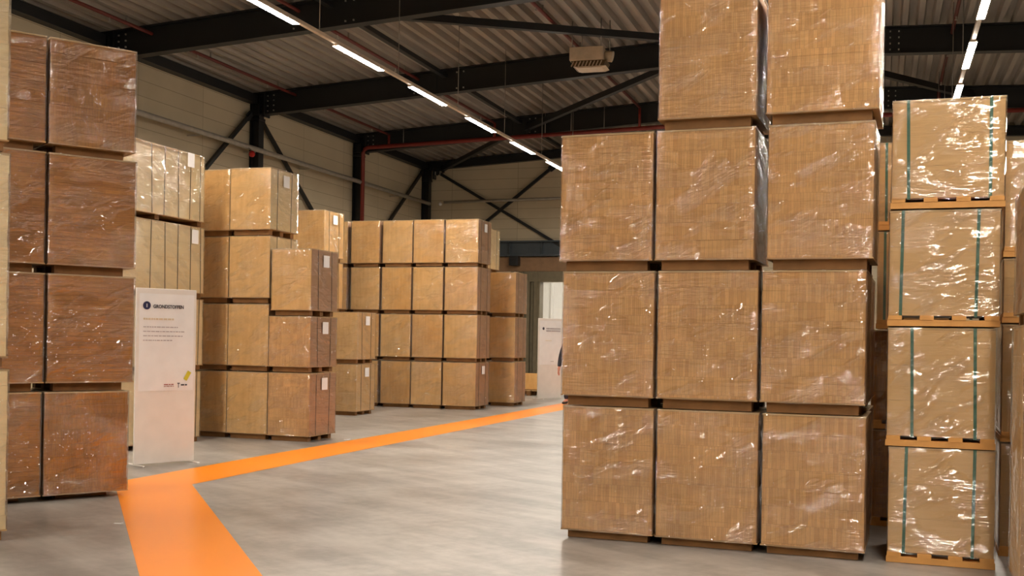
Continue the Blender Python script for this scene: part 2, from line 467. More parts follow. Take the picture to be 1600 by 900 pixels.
def brace(name, a, b, w=.09, h=.09):
    bm = bmesh.new(); bar(bm, a, b, w, h)
    # end plates
    for p, q in ((a, b), (b, a)):
        d = (Vector(q) - Vector(p)).normalized() * .22
        bar(bm, p, Vector(p) + d, w * .25, h * 2.2)
    return struct(name, bm, M['steel'])
XB = XL + .12
brace('wall_brace_beam', (XB, 25.55, 7.30), (XB, 20.1, 2.6))
brace('wall_brace_beam', (XB, 26.02, 7.25), (XB, 31.6, 3.2))
brace('wall_brace_beam', (XB, 37.1, 7.50), (XB, 32.2, 3.8))
YW = YF - .08
brace('far_brace_beam', (-15.60, YW, 7.58), (-10.5, YW, 4.62), .1, .1)
brace('far_brace_beam', (-11.0, YW - .11, 7.58), (-15.4, YW - .11, 4.2), .1, .1)
def rb(x, y, dz=.30): return (x, y, zb(x) + dz)
brace('roof_brace_beam', rb(-9.9, 19.95), rb(-3.3, 25.6), .15, .15)
brace('roof_brace_beam', rb(-4.4, 26.0, .2), rb(-10.2, 31.65, .2), .15, .15)
brace('roof_brace_beam', rb(-10.6, 32.05, .25), rb(-15.2, 37.3, .25), .14, .14)
brace('roof_brace_beam', rb(2.2, 31.7), rb(-2.5, 26.0), .15, .15)
# deep dark beam over the doorway, on the far wall
bm = bmesh.new()
box(bm, -13.55, DX1 + 1.5, YF - .30, YF - .005, 4.40, 4.46); box(bm, -13.55, DX1 + 1.5, YF - .12, YF - .01, 4.46, 4.90); box(bm, -13.55, DX1 + 1.5, YF - .30, YF - .005, 4.90, 4.95)
for X in (-12.6, -11.4, -10.2): box(bm, X, X + .02, YF - .28, YF - .12, 4.46, 4.9)
lintel = struct('door_lintel', bm, M['steelgrey'])
bm = bmesh.new(); box(bm, -12.55, -12.22, YF - .42, YF - .13, 4.06, 4.398); box(bm, -12.50, -12.27, YF - .44, YF - .42, 4.10, 4.32)
link('control_box', bm, M['steel'], lintel, bevel=.01)['kind'] = 'structure'

# sprinkler pipes ----------------------------------------------------------
def red_line(x, y0, y1, label):
    root = empty('sprinkler_pipe', (x, y0, zd(x) - .16), 0, label, 'pipe', 'red sprinkler pipes under the roof')
    bm = bmesh.new(); tube(bm, [(0, 0, 0), (0, y1 - y0, 0)], .038); link('pipe_run', bm, M['redline'], root)
    y = 1.4
    while y < y1 - y0:
        bm = bmesh.new(); tube(bm, [(0, y, 0), (0, y, -.10)], .014, 6); tube(bm, [(0, y, -.10), (0, y, -.115)], .03, 8)
        link('sprinkler_head', bm, M['bolt'], root)
        bm = bmesh.new(); box(bm, -.012, .012, y + .5, y + .53, .03, .155)
        link('pipe_clip', bm, M['wire'], root)
        y += 3.0
red_line(-14.7, 14.0, 31.575, 'thin red sprinkler pipe under the roof nearest the beige side wall')
red_line(-11.2, 14.0, 31.575, 'thin red sprinkler pipe under the roof beside the lit lamp line')
red_line(-6.75, 14.0, 31.575, 'thin red sprinkler pipe under the roof passing the hanging heater')
red_line(1.35, 8.0, 31.575, 'thin red sprinkler pipe under the roof above the green-strapped stack')
root = empty('sprinkler_main_pipe', (0, 31.62, 0), 0, 'thick red main pipe running down the wall column and along the far beam', 'pipe')
def zm(x): return 7.40 + (x + 15.6) * 0.026
bm = bmesh.new()
tube(bm, [(XL + .42, 0, 0.0), (XL + .42, 0, 7.26), (XL + .48, 0, 7.36), (XL + .58, 0, 7.41), (-3, 0, zm(-3)), (12, 0, 7.6)], .062, 12)
link('pipe_run', bm, M['redpipe'], root)
for X in (-14.7, -11.2, -6.75, 1.35):
    zt = zd(X) - .16
    bm = bmesh.new(); tube(bm, [(X, 0, zm(X) if X < 0 else 7.73), (X, 0, zt)], .04, 10)
    link('riser', bm, M['redpipe'], root)
for X in (-14.2, -9.6, -8.8, -7.8):
    bm = bmesh.new(); tube(bm, [(X, -.01, zm(X) + .05), (X, -.01, zd(X) - .02)], .012, 6); link('hanger', bm, M['wire'], root)

# conduit on the left wall and along the far wall -------------------------
root = empty('wall_conduit', (XL + .36, 14, 6.33), 0, 'grey conduit pipe running along the beige side wall past the columns', 'conduit')
bm = bmesh.new(); tube(bm, [(0, 0, .02), (0, 23.2, -.01)], .065, 10); link('pipe_run', bm, M['conduit'], root)
for y in (3, 6.1, 8.9, 11.4, 14.3, 17.9, 20.5):
    bm = bmesh.new(); box(bm, -.34, .0, y - .02, y + .02, -.09, -.065); link('bracket', bm, M['conduit'], root)
bm = bmesh.new(); bmesh.ops.create_uvsphere(bm, u_segments=12, v_segments=8, radius=.065); o = link('junction_cap', bm, M['paper'], root, (.42, 23.22, -.03))
root = empty('far_conduit', (-15.1, YF - .34, 6.36), 0, 'grey conduit pipe crossing the far wall behind the X brace', 'conduit')
bm = bmesh.new(); tube(bm, [(0, 0, 0), (9, 0, .10)], .05, 10); link('pipe_run', bm, M['conduit'], root)
for x in (.9, 3.1, 5.9):
    bm = bmesh.new(); box(bm, x - .015, x + .015, 0.0, .33, .045, .075); link('bracket', bm, M['conduit'], root)
# small red alarm hanging by the wall column
root = empty('alarm_bell', (XL + .5, 25.02, 6.14), 0, 'small round red alarm on a thin cord beside the wall column', 'alarm')
bm = bmesh.new(); bmesh.ops.create_uvsphere(bm, u_segments=14, v_segments=10, radius=.085); [setattr(f, 'smooth', True) for f in bm.faces]
link('dome', bm, M['red'], root)
bm = bmesh.new(); tube(bm, [(0, 0, -.08), (0, .01, -1.6)], .014, 6); link('cord', bm, M['steel'], root)
bm = bmesh.new(); tube(bm, [(0, 0, .08), (-.14, 0, .19)], .01, 6); link('hook', bm, M['wire'], root)

# lamp lines ----------------------------------------------------------------
def lamp_line(x, y0, n, z, label):
    root = empty('lamp_line', (x, y0, z), 0, label, 'lamp', 'lines of tube lamps hung along the hall')
    L = n * 3.02
    bm = bmesh.new(); box(bm, -.035, .035, 0, L, .035, .095); link('rail', bm, M['rail'], root, bevel=.008)
    for k in range(n):
        a = k * 3.02
        bm = bmesh.new(); box(bm, -.056, .056, a, a + 1.74, .006, .034); lh = link('lamp_housing', bm, M['rail'], root)
        bm = bmesh.new(); box(bm, -.052, .052, a + .01, a + 1.73, -.001, .0055); link('lamp_tube', bm, M['tube'], lh)
        bm = bmesh.new(); tube(bm, [(0, a - .55 if k else .02, .09), (0, a - .55 if k else .02, zd(x) - z - .01)], .008, 6)
        link('hanging_wire', bm, M['wire'], root)
lamp_line(-8.5, 16.18 - 3.02 * 8, 14, 6.2, 'long line of lit tube lamps hanging above the orange floor stripe')
lamp_line(1.28, 18.53 - 3.02 * 9, 14, 6.2, 'long line of lit tube lamps hanging above the green-strapped stack')

# heater --------------------------------------------------------------------
root = empty('hanging_heater', (-6.12, 23.55, 7.42), math.radians(3), 'boxy beige air heater hung on four rods in front of a roof beam', 'heater')
bm = bmesh.new(); box(bm, -.44, .30, -.26, .30, .14, .43)
link('casing', bm, M['heater'], root, bevel=.012)
bm = bmesh.new(); extrude_profile(bm, [(-.34, .0), (.30, .0), (.36, .14), (-.42, .14)], [(lambda s, t, Y=Y: (s, Y, t)) for Y in (-.2, .28)])
link('outlet', bm, M['heaterdark'], root)
for i in range(9):
    bm = bmesh.new(); x0 = -.40 + i * .078
    bar(bm, (x0, -.23, .015), (x0 + .05, -.23, .12), .05, .012); link('louvre', bm, M['heater'], root)
bm = bmesh.new(); extrude_profile(bm, [(-.26, -.02), (.26, -.02), (.36, .012), (-.36, .012)], [(lambda s, t, Y=Y: (s, Y, t)) for Y in (-.22, .24)]); link('lower_tray', bm, M['heater'], root)
bm = bmesh.new(); tube(bm, [(.301, 0, .26), (.43, 0, .25), (.47, 0, .24)], .12, 14); link('fan_motor', bm, M['heater'], root)
for x, y in ((-.40, -.18), (-.26, .22), (.24, -.18), (.40, .0)):
    bm = bmesh.new(); tube(bm, [(x, y, (.42 if x < .25 else .30)), (x, y, zd(-6.12 + x) - 7.42 + .02)], .012, 6); link('rod', bm, M['wire'], root)

# floor marking: bent orange walkway ---------------------------------------
bm = bmesh.new()
rightedge = [(-1.55, 3.58), (-3.611, 6.031), (-6.432, 9.391), (-6.44, 12.04), (-6.36, 20.0), (-6.3, 37.3)]
leftedge = [(-2.60, 3.70), (-4.296, 5.741), (-7.20, 9.20), (-7.20, 12.04), (-7.05, 20.0), (-7.0, 37.3)]
rt = [[bm.verts.new((x, y, z)) for x, y in rightedge] for z in (.0015, .0002)]
lt = [[bm.verts.new((x, y, z)) for x, y in leftedge] for z in (.0015, .0002)]
for k in range(len(rightedge) - 1):
    bm.faces.new((rt[0][k], rt[0][k + 1], lt[0][k + 1], lt[0][k])); bm.faces.new((lt[1][k], lt[1][k + 1], rt[1][k + 1], rt[1][k]))
    bm.faces.new((rt[1][k], rt[1][k + 1], rt[0][k + 1], rt[0][k])); bm.faces.new((lt[0][k], lt[0][k + 1], lt[1][k + 1], lt[1][k]))
struct('floor_marking', bm, M['orange'])

# ------------------------------------------------------------------ loads on pallets
FILMC = {}
def film_mesh(w, d, h, seed):
    """thin creased skin around a load: four sides and a lip folded over the top"""
    rnd = random.Random(seed)
    bm = bmesh.new()
    nx, ny, nz = max(6, int(w / .05)), max(6, int(d / .05)), max(8, int(h / .04))
    ring = []
    for i in range(nx): ring.append((-w / 2 + w * i / nx, -d / 2, 0, -1))
    for i in range(ny): ring.append((w / 2, -d / 2 + d * i / ny, 1, 0))
    for i in range(nx): ring.append((w / 2 - w * i / nx, d / 2, 0, 1))
    for i in range(ny): ring.append((-w / 2, d / 2 - d * i / ny, -1, 0))
    off = Vector((rnd.random() * 50, rnd.random() * 50, rnd.random() * 50))
    rows = []
    for k in range(nz + 1):
        z = -.012 + (h + .012) * k / nz
        row = []
        for (x, y, ax, ay) in ring:
            p = Vector((x * 2.2, y * 2.2, z * 11)) + off
            q = Vector((x * 7 + z * 5, y * 7 + z * 5, z * 6)) + off * 1.7
            amp = .0022 + .0022 * max(0, noise.noise(Vector((x * 1.7, y * 1.7, z * 2)) + off) * 2)
            dd = amp * (noise.noise(p) + .7 * noise.noise(q) + 1.0)
            zz = z + (0.008 * noise.noise(Vector((x * 6, y * 6, 3)) + off) if k == 0 else 0)
            row.append(bm.verts.new((x + ax * dd, y + ay * dd, zz)))
        rows.append(row)
    lip = [bm.verts.new((x * .86, y * .86, h + .001 + .002 * noise.noise(Vector((x * 8, y * 8, 1)) + off))) for (x, y, _, _) in ring]
    edge = [bm.verts.new((x, y, h + .002)) for (x, y, _, _) in ring]
    rows += [edge, lip]
    n = len(ring)
    for a, b in zip(rows, rows[1:]):
        for k in range(n):
            f = bm.faces.new((a[k], a[(k + 1) % n], b[(k + 1) % n], b[k])); f.smooth = True
    return bm

SEED = [0]
LIGHTCOVER = M['cover']
def load(x, y, z, w, d, h, rz, mats, label, group, style='cross', ph=.075, rows=None, straps=(), strapmat='strapdark', sidestraps=(), sheets=(), film=True, noun='pallet_load', cat='pallet load', rec=.035, inset=.0025, bearmat='bearer'):
    """a wrapped load on its pallet; (x, y) centre of the footprint, w across the front, d deep, h overall height"""
    SEED[0] += 1; rnd = random.Random(SEED[0] * 7 + 3)
    root = empty(noun, (x, y, z), rz, label, cat, group)
    # boards
    h -= .005
    bm = bmesh.new()
    zt = h - .012
    nrow = rows or max(1, int(round((zt - ph) / .105)))
    zz = ph
    ic = .012
    for k in range(nrow):
        hh = (zt - ph) / nrow
        a, b = rnd.uniform(0, inset), rnd.uniform(0, inset)
        c, e = rnd.uniform(0, inset), rnd.uniform(0, inset)
        box(bm, -w / 2 + ic + c, w / 2 - ic - e, -d / 2 + ic + a, d / 2 - ic - b, zz, zz + hh - (.0012 if k < nrow - 1 else 0), 0, 1)
        zz += hh
    link('board_stack', bm, [mats[0], mats[1]], root)
    bm = bmesh.new(); box(bm, -w / 2 + .009, w / 2 - .009, -d / 2 + .009, d / 2 - .009, zt + .0005, h); link('cover_board', bm, LIGHTCOVER, root)
    # pallet
    bm = bmesh.new()
    if style == 'cross':
        box(bm, -w / 2 + .006, w / 2 - .006, -d / 2 + .006, d / 2 - .006, ph - .010, ph - .0005)
        pal = link('pallet', bm, M['base'], root)
        for yy in (-d / 2 + rec + .045, 0, d / 2 - rec - .045):
            bm = bmesh.new(); box(bm, -w / 2 + rec, w / 2 - rec, yy - .045, yy + .045, 0.002, ph - .0105); link('bearer', bm, M[bearmat], pal)
    else:
        box(bm, -w / 2 + .004, w / 2 - .004, -d / 2 + .004, d / 2 - .004, .003, .045)
        pal = link('pallet', bm, M['bearerlight'], root)
        for i in range(4):
            xx = -w / 2 + .055 + i * (w - .11) / 3
            bm = bmesh.new(); box(bm, xx - .045, xx + .045, -d / 2 + .001, d / 2 - .001, .0455, ph - .0005); link('bearer', bm, M['bearerlight'], pal)
    # straps round front, top and back
    for u in straps:
        sx = -w / 2 + w * u; t = .0012; sw = .010 if strapmat == 'strapdark' else .0105
        bm = bmesh.new()
        lean = rnd.uniform(-.012, .012)
        for yy in (-d / 2 + .0095, d / 2 - .0095):
            bar(bm, (sx + lean, yy, ph - .01), (sx, yy, h + .002), sw * 2, .003, (0, 1, 0))
        bar(bm, (sx, -d / 2 + .009, h + .0005), (sx, d / 2 - .009, h + .0005), sw * 2, .002)
        link('strap', bm, M[strapmat], root)
    for u in sidestraps:
        sy = -d / 2 + d * u; t = .0012; sw = .0055
        bm = bmesh.new(); lean = rnd.uniform(-.03, .03)
        for xx in (-w / 2 + .0095, w / 2 - .0095):
            bar(bm, (xx, sy + lean, ph - .01), (xx, sy, h + .002), sw * 2, .003, (1, 0, 0))
        bar(bm, (-w / 2 + .009, sy, h + .0005), (w / 2 - .009, sy, h + .0005), sw * 2, .002)
        link('strap', bm, M['strapdark'], root)
    for (side, u, v, sw, sh) in sheets:     # paper sheets stuck on the film
        bm = bmesh.new()
        if side == 'x':
            yy = -d / 2 + d * u; xx = w / 2 + .005
            box(bm, xx, xx + .002, yy - sw / 2, yy + sw / 2, v - sh / 2, v + sh / 2)
        else:
            xx = -w / 2 + w * u; yy = -d / 2 - .005
            box(bm, xx - sw / 2, xx + sw / 2, yy - .002, yy, v - sh / 2, v + sh / 2)
        link('paper_sheet', bm, M['paper'], root)['label'] = 'white paper sheet on the film'
    if film:
        bm = film_mesh(w - .014, d - .014, h - ph + .001, SEED[0])
        link('stretch_film', bm, M['film'], root, (0, 0, ph))['label'] = 'clear glossy stretch film'
    return root

TIER = ('bottom tier', 'second tier up', 'third tier up', 'top tier')
def rot(u, v, a): return (u * math.cos(a) - v * math.sin(a), u * math.sin(a) + v * math.cos(a))

# --- R: the big stack of strip boards, three columns
RA = (-2.227, 8.136); RANG = math.radians(-2.17)
RTOP = [(0.0, 1.0), (1.0, 2.014), (2.014, 3.043), (3.043, 4.05)]
RCOL = [
    ('column beside the open aisle', [(-.056, .660), (-.074, .650), (-.105, .624)]),
    ('middle column', [(.668, 1.422), (.660, 1.404), (.632, 1.366), (.640, 1.366)]),
    ('column beside the green-strapped stack', [(1.430, 2.150), (1.410, 2.138), (1.438, 2.176), (1.418, 2.196)]),
]
rd = .80
for ci, (cname, spans) in enumerate(RCOL):
    for k, (u0, u1) in enumerate(spans):
        w = u1 - u0; z0, z1 = RTOP[k]; j = random.uniform(-.004, .004)
        dx, dy = rot((u0 + u1) / 2, rd / 2 - .06 + j, RANG)
        topw = 'top tier' if k == len(spans) - 1 else TIER[k]
        m = M['stripfine'] if (ci + k) % 3 == 1 else M['strip']
        load(RA[0] + dx, RA[1] + dy, z0, w, rd, z1 - z0, RANG, (m, m),
             'film-wrapped brown strip-board load, %s, %s of the tallest stack' % (topw, cname), 'strip-board loads in the tallest stack', ph=.07 if k == 0 else .085, rows=7, rec=.05)
# the loads standing right behind the last column
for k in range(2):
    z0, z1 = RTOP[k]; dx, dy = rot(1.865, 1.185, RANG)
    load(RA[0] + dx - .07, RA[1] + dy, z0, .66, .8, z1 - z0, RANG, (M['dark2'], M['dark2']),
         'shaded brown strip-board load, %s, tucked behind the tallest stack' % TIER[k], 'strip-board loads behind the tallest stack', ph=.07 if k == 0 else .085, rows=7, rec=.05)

# --- S: green-strapped sheet stack
SA = (.05, 8.069); SANG = math.radians(-1.68)
SZ = [(0.0, .80, .00, .700, (.18, .80)), (.80, 1.62, -.017, .690, (.235, .80)), (1.625, 2.425, -.018, .706, (.135, .80)), (2.43, 3.18, -.009, .726, (.15, .865))]
for k, (z0, z1, u0, u1, st) in enumerate(SZ):
    dx, dy = rot((u0 + u1) / 2, .375, SANG)
    load(SA[0] + dx, SA[1] + dy, z0, u1 - u0, .75, z1 - z0, SANG, (M['mdf'], M['mdf']),
         'light-brown sheet load with two green straps, %s of the front green-strapped stack' % TIER[k], 'green-strapped loads in the front stack', 'block', .075, rows=3, straps=st, strapmat='strapgreen', inset=.0015)
# T: a second green-strapped stack behind it, seen through the gap
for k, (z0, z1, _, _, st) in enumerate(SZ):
    load(.30 - (.035 if k < 2 else 0), 9.92 + (.08 if k < 2 else 0), z0, .68, .75, z1 - z0 - (.03 if k == 3 else 0), SANG, (M['mdf'], M['mdf']) if k > 1 else (M['dark2'], M['dark2']),  # lower two tiers coloured dark to paint in the shade of the gap
         ('light-brown sheet load, %s, in the gap behind the front green-strapped stack' if k > 1 else 'shade-coloured board load, %s, in the gap behind the front green-strapped stack') % TIER[k], 'loads in the gap', 'block', .075, rows=3,
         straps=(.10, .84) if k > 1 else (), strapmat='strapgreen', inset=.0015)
# S2: next stack, set back
S2Z = [(0, .81), (.815, 1.66), (1.665, 2.13), (2.135, 2.97)]
for k, (z0, z1) in enumerate(S2Z):
    load(1.222, 8.95, z0, .80, .70, z1 - z0, SANG, (M['mdf'], M['mdf']),
         'light-brown sheet load, %s of the stack set back beside the green-strapped stack' % TIER[k], 'sheet loads in the edge stack', 'block', .075, rows=3,
         straps=((.2,) if k in (0, 3) else ()), strapmat='strapgreen', inset=.0015)

# F: film-wrapped stack nearer the camera, only its edge in the picture
for k, (z0, z1) in enumerate([(0.0, 1.63), (1.63, 2.46)]):
    load(1.185 + .008 * k, 7.42, z0, .80, .8, z1 - z0, SANG, (M['endstrip'], M['mdf'])[::1 if k == 0 else -1], 
         'film-wrapped brown load, %s of the short stack cut by the picture edge' % ('bottom tier', 'top tier')[k], 'short stack at the picture edge', ph=.08, rows=9)
# --- L: dark stack beside the sign
LA = (-7.056, 7.673); LANG = math.radians(57.0)
LZ = [(0.0, .962), (.962, 2.0), (2.0, 3.055), (3.055, 4.06)]
LCOL = [('column beside the pale timber', [(-.52, .238), (-.51, .250), (-.52, .244), (-.52, .236)]),
        ('column beside the white sign', [(.246, 1.000), (.258, 1.040), (.252, 1.036), (.245, 1.022)])]
for ci, (cname, spans) in enumerate(LCOL):
    for k, (u0, u1) in enumerate(spans):
        z0, z1 = LZ[k]; dx, dy = rot((u0 + u1) / 2, .41 - .015, LANG)
        m = M['dark'] if (ci == 0 or k in (1, 2)) else M['dark2']
        load(LA[0] + dx, LA[1] + dy, z0, u1 - u0, .82, z1 - z0, LANG, (m, m),
             'dark-brown wrapped board load, %s, %s of the dark stack' % (TIER[k], cname), 'dark board loads in the shaded stack', ph=.06 if k == 0 else .085, rows=8, inset=.006, rec=.15 if k == 0 else .09)

# --- N: pale timber at the very edge of the picture, in front of the dark stack
NA = (-5.85, 6.36); NANG = math.radians(57.0)
for k, (z0, z1, u1) in enumerate([(0.0, 1.22, -.02), (1.23, 2.75, -.035), (2.76, 4.10, -.05)]):
    dx, dy = rot(u1 - .45, .4, NANG)
    load(NA[0] + dx, NA[1] + dy, z0, .90, .8, z1 - z0, NANG, (M['pale'], M['pale']),
         'pale sawn timber load, %s of the stack cut off by the picture edge' % ('bottom tier', 'middle tier', 'top tier')[k], 'pale timber loads at the edge', ph=.08, rows=11, inset=.008)

# --- P: pale strapped boards behind the sign
for k in range(4):
    z0 = k * .985; z1 = z0 + .975 - (0.0 if k < 3 else .0)
    load(-9.45 + (0, .0, .0, -.0)[k], 12.17 + (0, .02, .02, 0)[k] - (.01 if k == 0 else 0), z0, 1.1, 2.04, z1 - z0, 0, (M['pale'], M['pale']),
         'pale board load with thin straps, %s of the stack behind the white sign' % TIER[k], 'pale strapped loads behind the sign', ph=.075, rows=4, sidestraps=(.42, .56, .70, .84, .95),
         sheets=([('x', .83, z1 - z0 - .10, .15, .19)] if k == 3 else [('x', .88, z1 - z0 - .14, .15, .19)] if k == 2 else []), inset=.006)

# --- rows of hardboard loads along the aisle, ends towards the orange line
def rowload(x0, x1, yf, z0, z1, label, group, mats=None, sheet=False, straps=True, d=.80, ph=.085, rows=1):
    load((x0 + x1) / 2, yf + d / 2, z0, x1 - x0, d, z1 - z0, random.uniform(-.006, .006), mats or (M['board'], M['endstrip']), label, group, ph=ph, rows=rows, rec=.055,
         sidestraps=(.25, .75) if straps else (), sheets=[('x', .52, z1 - z0 - .16, .17, .17)] if sheet else [], inset=.002)
GA = 'brown loads in the first row past the white sign'
for k in range(4):
    rowload(-9.60, -8.895, 13.80, k * .967, k * .967 + .958, 'brown board load, %s of the column partly behind the pale strapped stack' % TIER[k], GA, (M['board2'], M['endstrip']))
    rowload(-8.885, -8.205, 13.76, k * .967, k * .967 + .958, 'brown board load, %s of the four-high column behind the three-high column' % TIER[k], GA,
            (M['board'], M['pale'] if k >= 2 else M['endstrip']), sheet=(k == 3), rows=1)
for k, (z0, z1) in enumerate([(0, .962), (.967, 1.755), (1.76, 2.70)]):
    rowload(-8.195 + (.03 if k == 2 else 0), -7.515, 13.72, z0, z1, 'brown board load with white sheet, %s, three-high column of the first row' % ('bottom tier', 'middle tier', 'top tier')[k], GA,
            (M['stripfine'] if k < 2 else M['board'], M['endstrip']), sheet=True, rows=9 if k < 2 else 1)
GB = 'brown loads in the second row past the white sign'
for k in range(4):
    rowload(-10.66, -9.965, 18.66, k * .967, k * .967 + .958, 'brown board load, %s of the column half hidden behind the first row' % TIER[k], GB, (M['board2'], M['board']), sheet=(k == 3))
for k in range(2):
    rowload(-9.93, -9.235, 18.64, k * .972, k * .972 + .965, 'tan board load with a white sheet, %s of the low two-high column' % ('bottom tier', 'top tier')[k], GB, (M['board'], M['mdf']), sheet=True)
GC = 'brown loads in the wide four-column row'
CC = [(-11.56, -10.87, 'half-hidden wall-side column'), (-10.79, -10.10, 'first full column'), (-10.06, -9.36, 'second full column'),
      (-9.345, -8.645, 'third full column'), (-8.63, -7.885, 'aisle corner column')]
for ci, (x0, x1, cname) in enumerate(CC):
    for k in range(4):
        rowload(x0 + random.uniform(-.008, .008), x1, 21.38 + random.uniform(-.02, .02), k * .988, k * .988 + .978, 'brown board load, %s, %s of the wide far row' % (TIER[k], cname), GC,
                (M['board'] if (ci + k) % 2 else M['board2'], M['endstrip']), sheet=(ci == 4 and k in (0, 3)))
GD = 'brown loads in the narrow row by the doorway'
for k in range(4):
    rowload(-8.97, -8.275, 23.07, k * .985, k * .985 + .975, 'brown board load, %s of the four-high column behind the wide far row' % TIER[k], GD, (M['board'], M['pale'] if k == 3 else M['endstrip']))  # top tier gets a pale side: the light on it painted as colour
for k in range(3):
    rowload(-8.22, -7.60, 23.05, k * .985, k * .985 + .975, 'brown board load, %s of the three-high column nearest the doorway' % ('bottom tier', 'middle tier', 'top tier')[k], GD,
            (M['board'], M['endstrip']))

# small crate and carton on the floor before the doorway
root = empty('wooden_pallet', (-8.72, 28.0, 0), 0, 'small wooden pallet on the floor between the far row and the white banner', 'pallet')
bm = bmesh.new()
for i in range(5): box(bm, -.40 + i * .165, -.27 + i * .165, -.4, .4, .122, .145)
link('deck', bm, M['cover'], root)
for x0 in (-.40, -.05, .29):
    bm = bmesh.new()
    for y0 in (-.4, -.05, .3): box(bm, x0, x0 + .1, y0, y0 + .1, .025, .105)
    box(bm, x0, x0 + .1, -.4, .4, .105, .121); box(bm, x0, x0 + .1, -.4, .4, .0, .024)
    link('runner', bm, M['bearer'], root)
root = empty('wooden_crate', (-8.80, 27.95, .147), 0, 'low open wooden crate standing on the small pallet by the doorway', 'crate')
bm = bmesh.new(); box(bm, -.3, .3, -.3, .3, 0, .02); link('bottom_board', bm, M['bearer'], root)
for (a, b, c, d) in ((-.3, .3, -.3, -.28), (-.3, .3, .28, .3), (-.3, -.28, -.279, .279), (.28, .3, -.279, .279)):
    bm = bmesh.new(); box(bm, a, b, c, d, .021, .17); box(bm, a, b, c, d, .19, .42); link('side_board', bm, M['board'], root)

# scraps on the floor
for (x, y, w, d, a, lab) in ((-5.62, 7.24, .07, .022, .3, 'small white scrap lying on the floor beside the near orange stripe'), (-7.25, 14.35, .10, .05, .9, 'small pale scrap lying on the floor by the first row corner')):
    bm = bmesh.new(); box(bm, -w / 2, w / 2, -d / 2, d / 2, .0005, .004); box(bm, w / 2 - .012, w / 2, -d / 2, d / 2, .0045, .009)
    tag(link('paper_scrap', bm, M['paper'], None, (x, y, 0), a), lab, 'scrap')

# ------------------------------------------------------------------ banners
def text(name, body, size, mat, parent, loc, shear=0.0, sx=1.0, off=.0):
    cu = bpy.data.curves.new(name, 'FONT'); cu.body = body; cu.size = size; cu.extrude = .0012; cu.offset = off
    cu.materials.append(mat)
    tmp = bpy.data.objects.new(name, cu); COL.objects.link(tmp)
    bpy.context.view_layer.update()
    me = bpy.data.meshes.new_from_object(tmp.evaluated_get(bpy.context.evaluated_depsgraph_get()))
    bpy.data.objects.remove(tmp); bpy.data.curves.remove(cu)
    o = bpy.data.objects.new(name, me); COL.objects.link(o); o.parent = parent; o.location = loc
    o.rotation_euler = (math.pi / 2, 0, 0); o.scale = (sx, 1, 1); return o
def line(bm, x0, x1, z, h, y, rnd):
    """a line of small print as short dashes"""
    x = x0
    while x < x1 - .01:
        w = min(x1 - x, rnd.uniform(.014, .05)); box(bm, x, x + w, y - .0012, y, z - h / 2, z + h / 2); x += w + .009

def disc(bm, cx, cz, r, y0, y1, n=28):
    a = [bm.verts.new((cx + r * math.cos(2 * math.pi * k / n), y0, cz + r * math.sin(2 * math.pi * k / n))) for k in range(n)]
    b = [bm.verts.new((v.co.x, y1, v.co.z)) for v in a]
    bm.faces.new(a); bm.faces.new(b[::-1])
    for k in range(n): bm.faces.new((a[k], a[(k + 1) % n], b[(k + 1) % n], b[k]))

def poster_mesh(x0, x1, z0, z1, y, seed):
    bm = bmesh.new(); nx, nz = 24, 40; rows = []
    off = Vector((seed, 2.0, 5.0))
    for k in range(nz + 1):
        row = []
        for i in range(nx + 1):
            x = x0 + (x1 - x0) * i / nx; z = z0 + (z1 - z0) * k / nz
            e = min(i, nx - i, 4) / 4
            dd = .0035 * e * (1 + noise.noise(Vector((x * 5, z * 7, 0)) + off))
            row.append(bm.verts.new((x, y - dd, z)))
        rows.append(row)
    for a, b in zip(rows, rows[1:]):
        for i in range(nx):
            f = bm.faces.new((a[i], a[i + 1], b[i + 1], b[i])); f.smooth = True
    return bm

root = empty('info_banner', (-7.855, 10.363, 0), math.radians(63.66), 'white standing banner headed GRONDSTOFFEN beside the dark board stack', 'banner', 'white standing banners')
W = .735
bm = bmesh.new(); box(bm, 0, W, 0, .03, .02, 1.99); link('panel', bm, M['whitepanel'], root, bevel=.004)
for x0 in (.02, W - .05):
    bm = bmesh.new(); box(bm, x0, x0 + .03, -.17, .20, .0, .018); link('foot', bm, M['whitepanel'], root, bevel=.004)
po = link('poster', poster_mesh(.035, W - .03, .835, 1.93, -.0015, 3.0), M['paper'], root)
rnd = random.Random(4)
Y0 = -.0095
bm = bmesh.new(); disc(bm, .118, 1.795, .046, Y0, Y0 - .002); link('number_disc', bm, M['navy'], po)
text('number_lettering', '1', .055, M['paper'], po, (.104, Y0 - .003, 1.776), off=.001)
text('heading_lettering', 'GRONDSTOFFEN', .056, M['ink'], po, (.195, Y0, 1.768), sx=.86, off=.0012)
bm = bmesh.new(); line(bm, .08, .46, 1.645, .020, Y0, rnd); link('subheading_lettering', bm, M['goldink'], po)
bm = bmesh.new()
for i, e in enumerate((.50, .58, .56, .45)): line(bm, .08, e, 1.555 - i * .05, .010, Y0, rnd)
link('print_lettering', bm, M['paleink'], po)
bm = bmesh.new(); line(bm, .34, .46, .905, .012, Y0, rnd); line(bm, .34, .46, .885, .008, Y0, rnd); link('logo_lettering', bm, M['redink'], po)
bm = bmesh.new(); line(bm, .55, .63, .898, .016, Y0, rnd); box(bm, .515, .522, Y0 - .0012, Y0, .868, .918); box(bm, .505, .535, Y0 - .0012, Y0, .912, .922); link('logo_mark', bm, M['ink'], po)
bm = bmesh.new(); bar(bm, (.60, Y0 - .002, .955), (.655, Y0 - .002, 1.05), .048, .002, (0, 1, 0)); link('sticker', bm, M['yellow'], po)['label'] = 'yellow sticker'

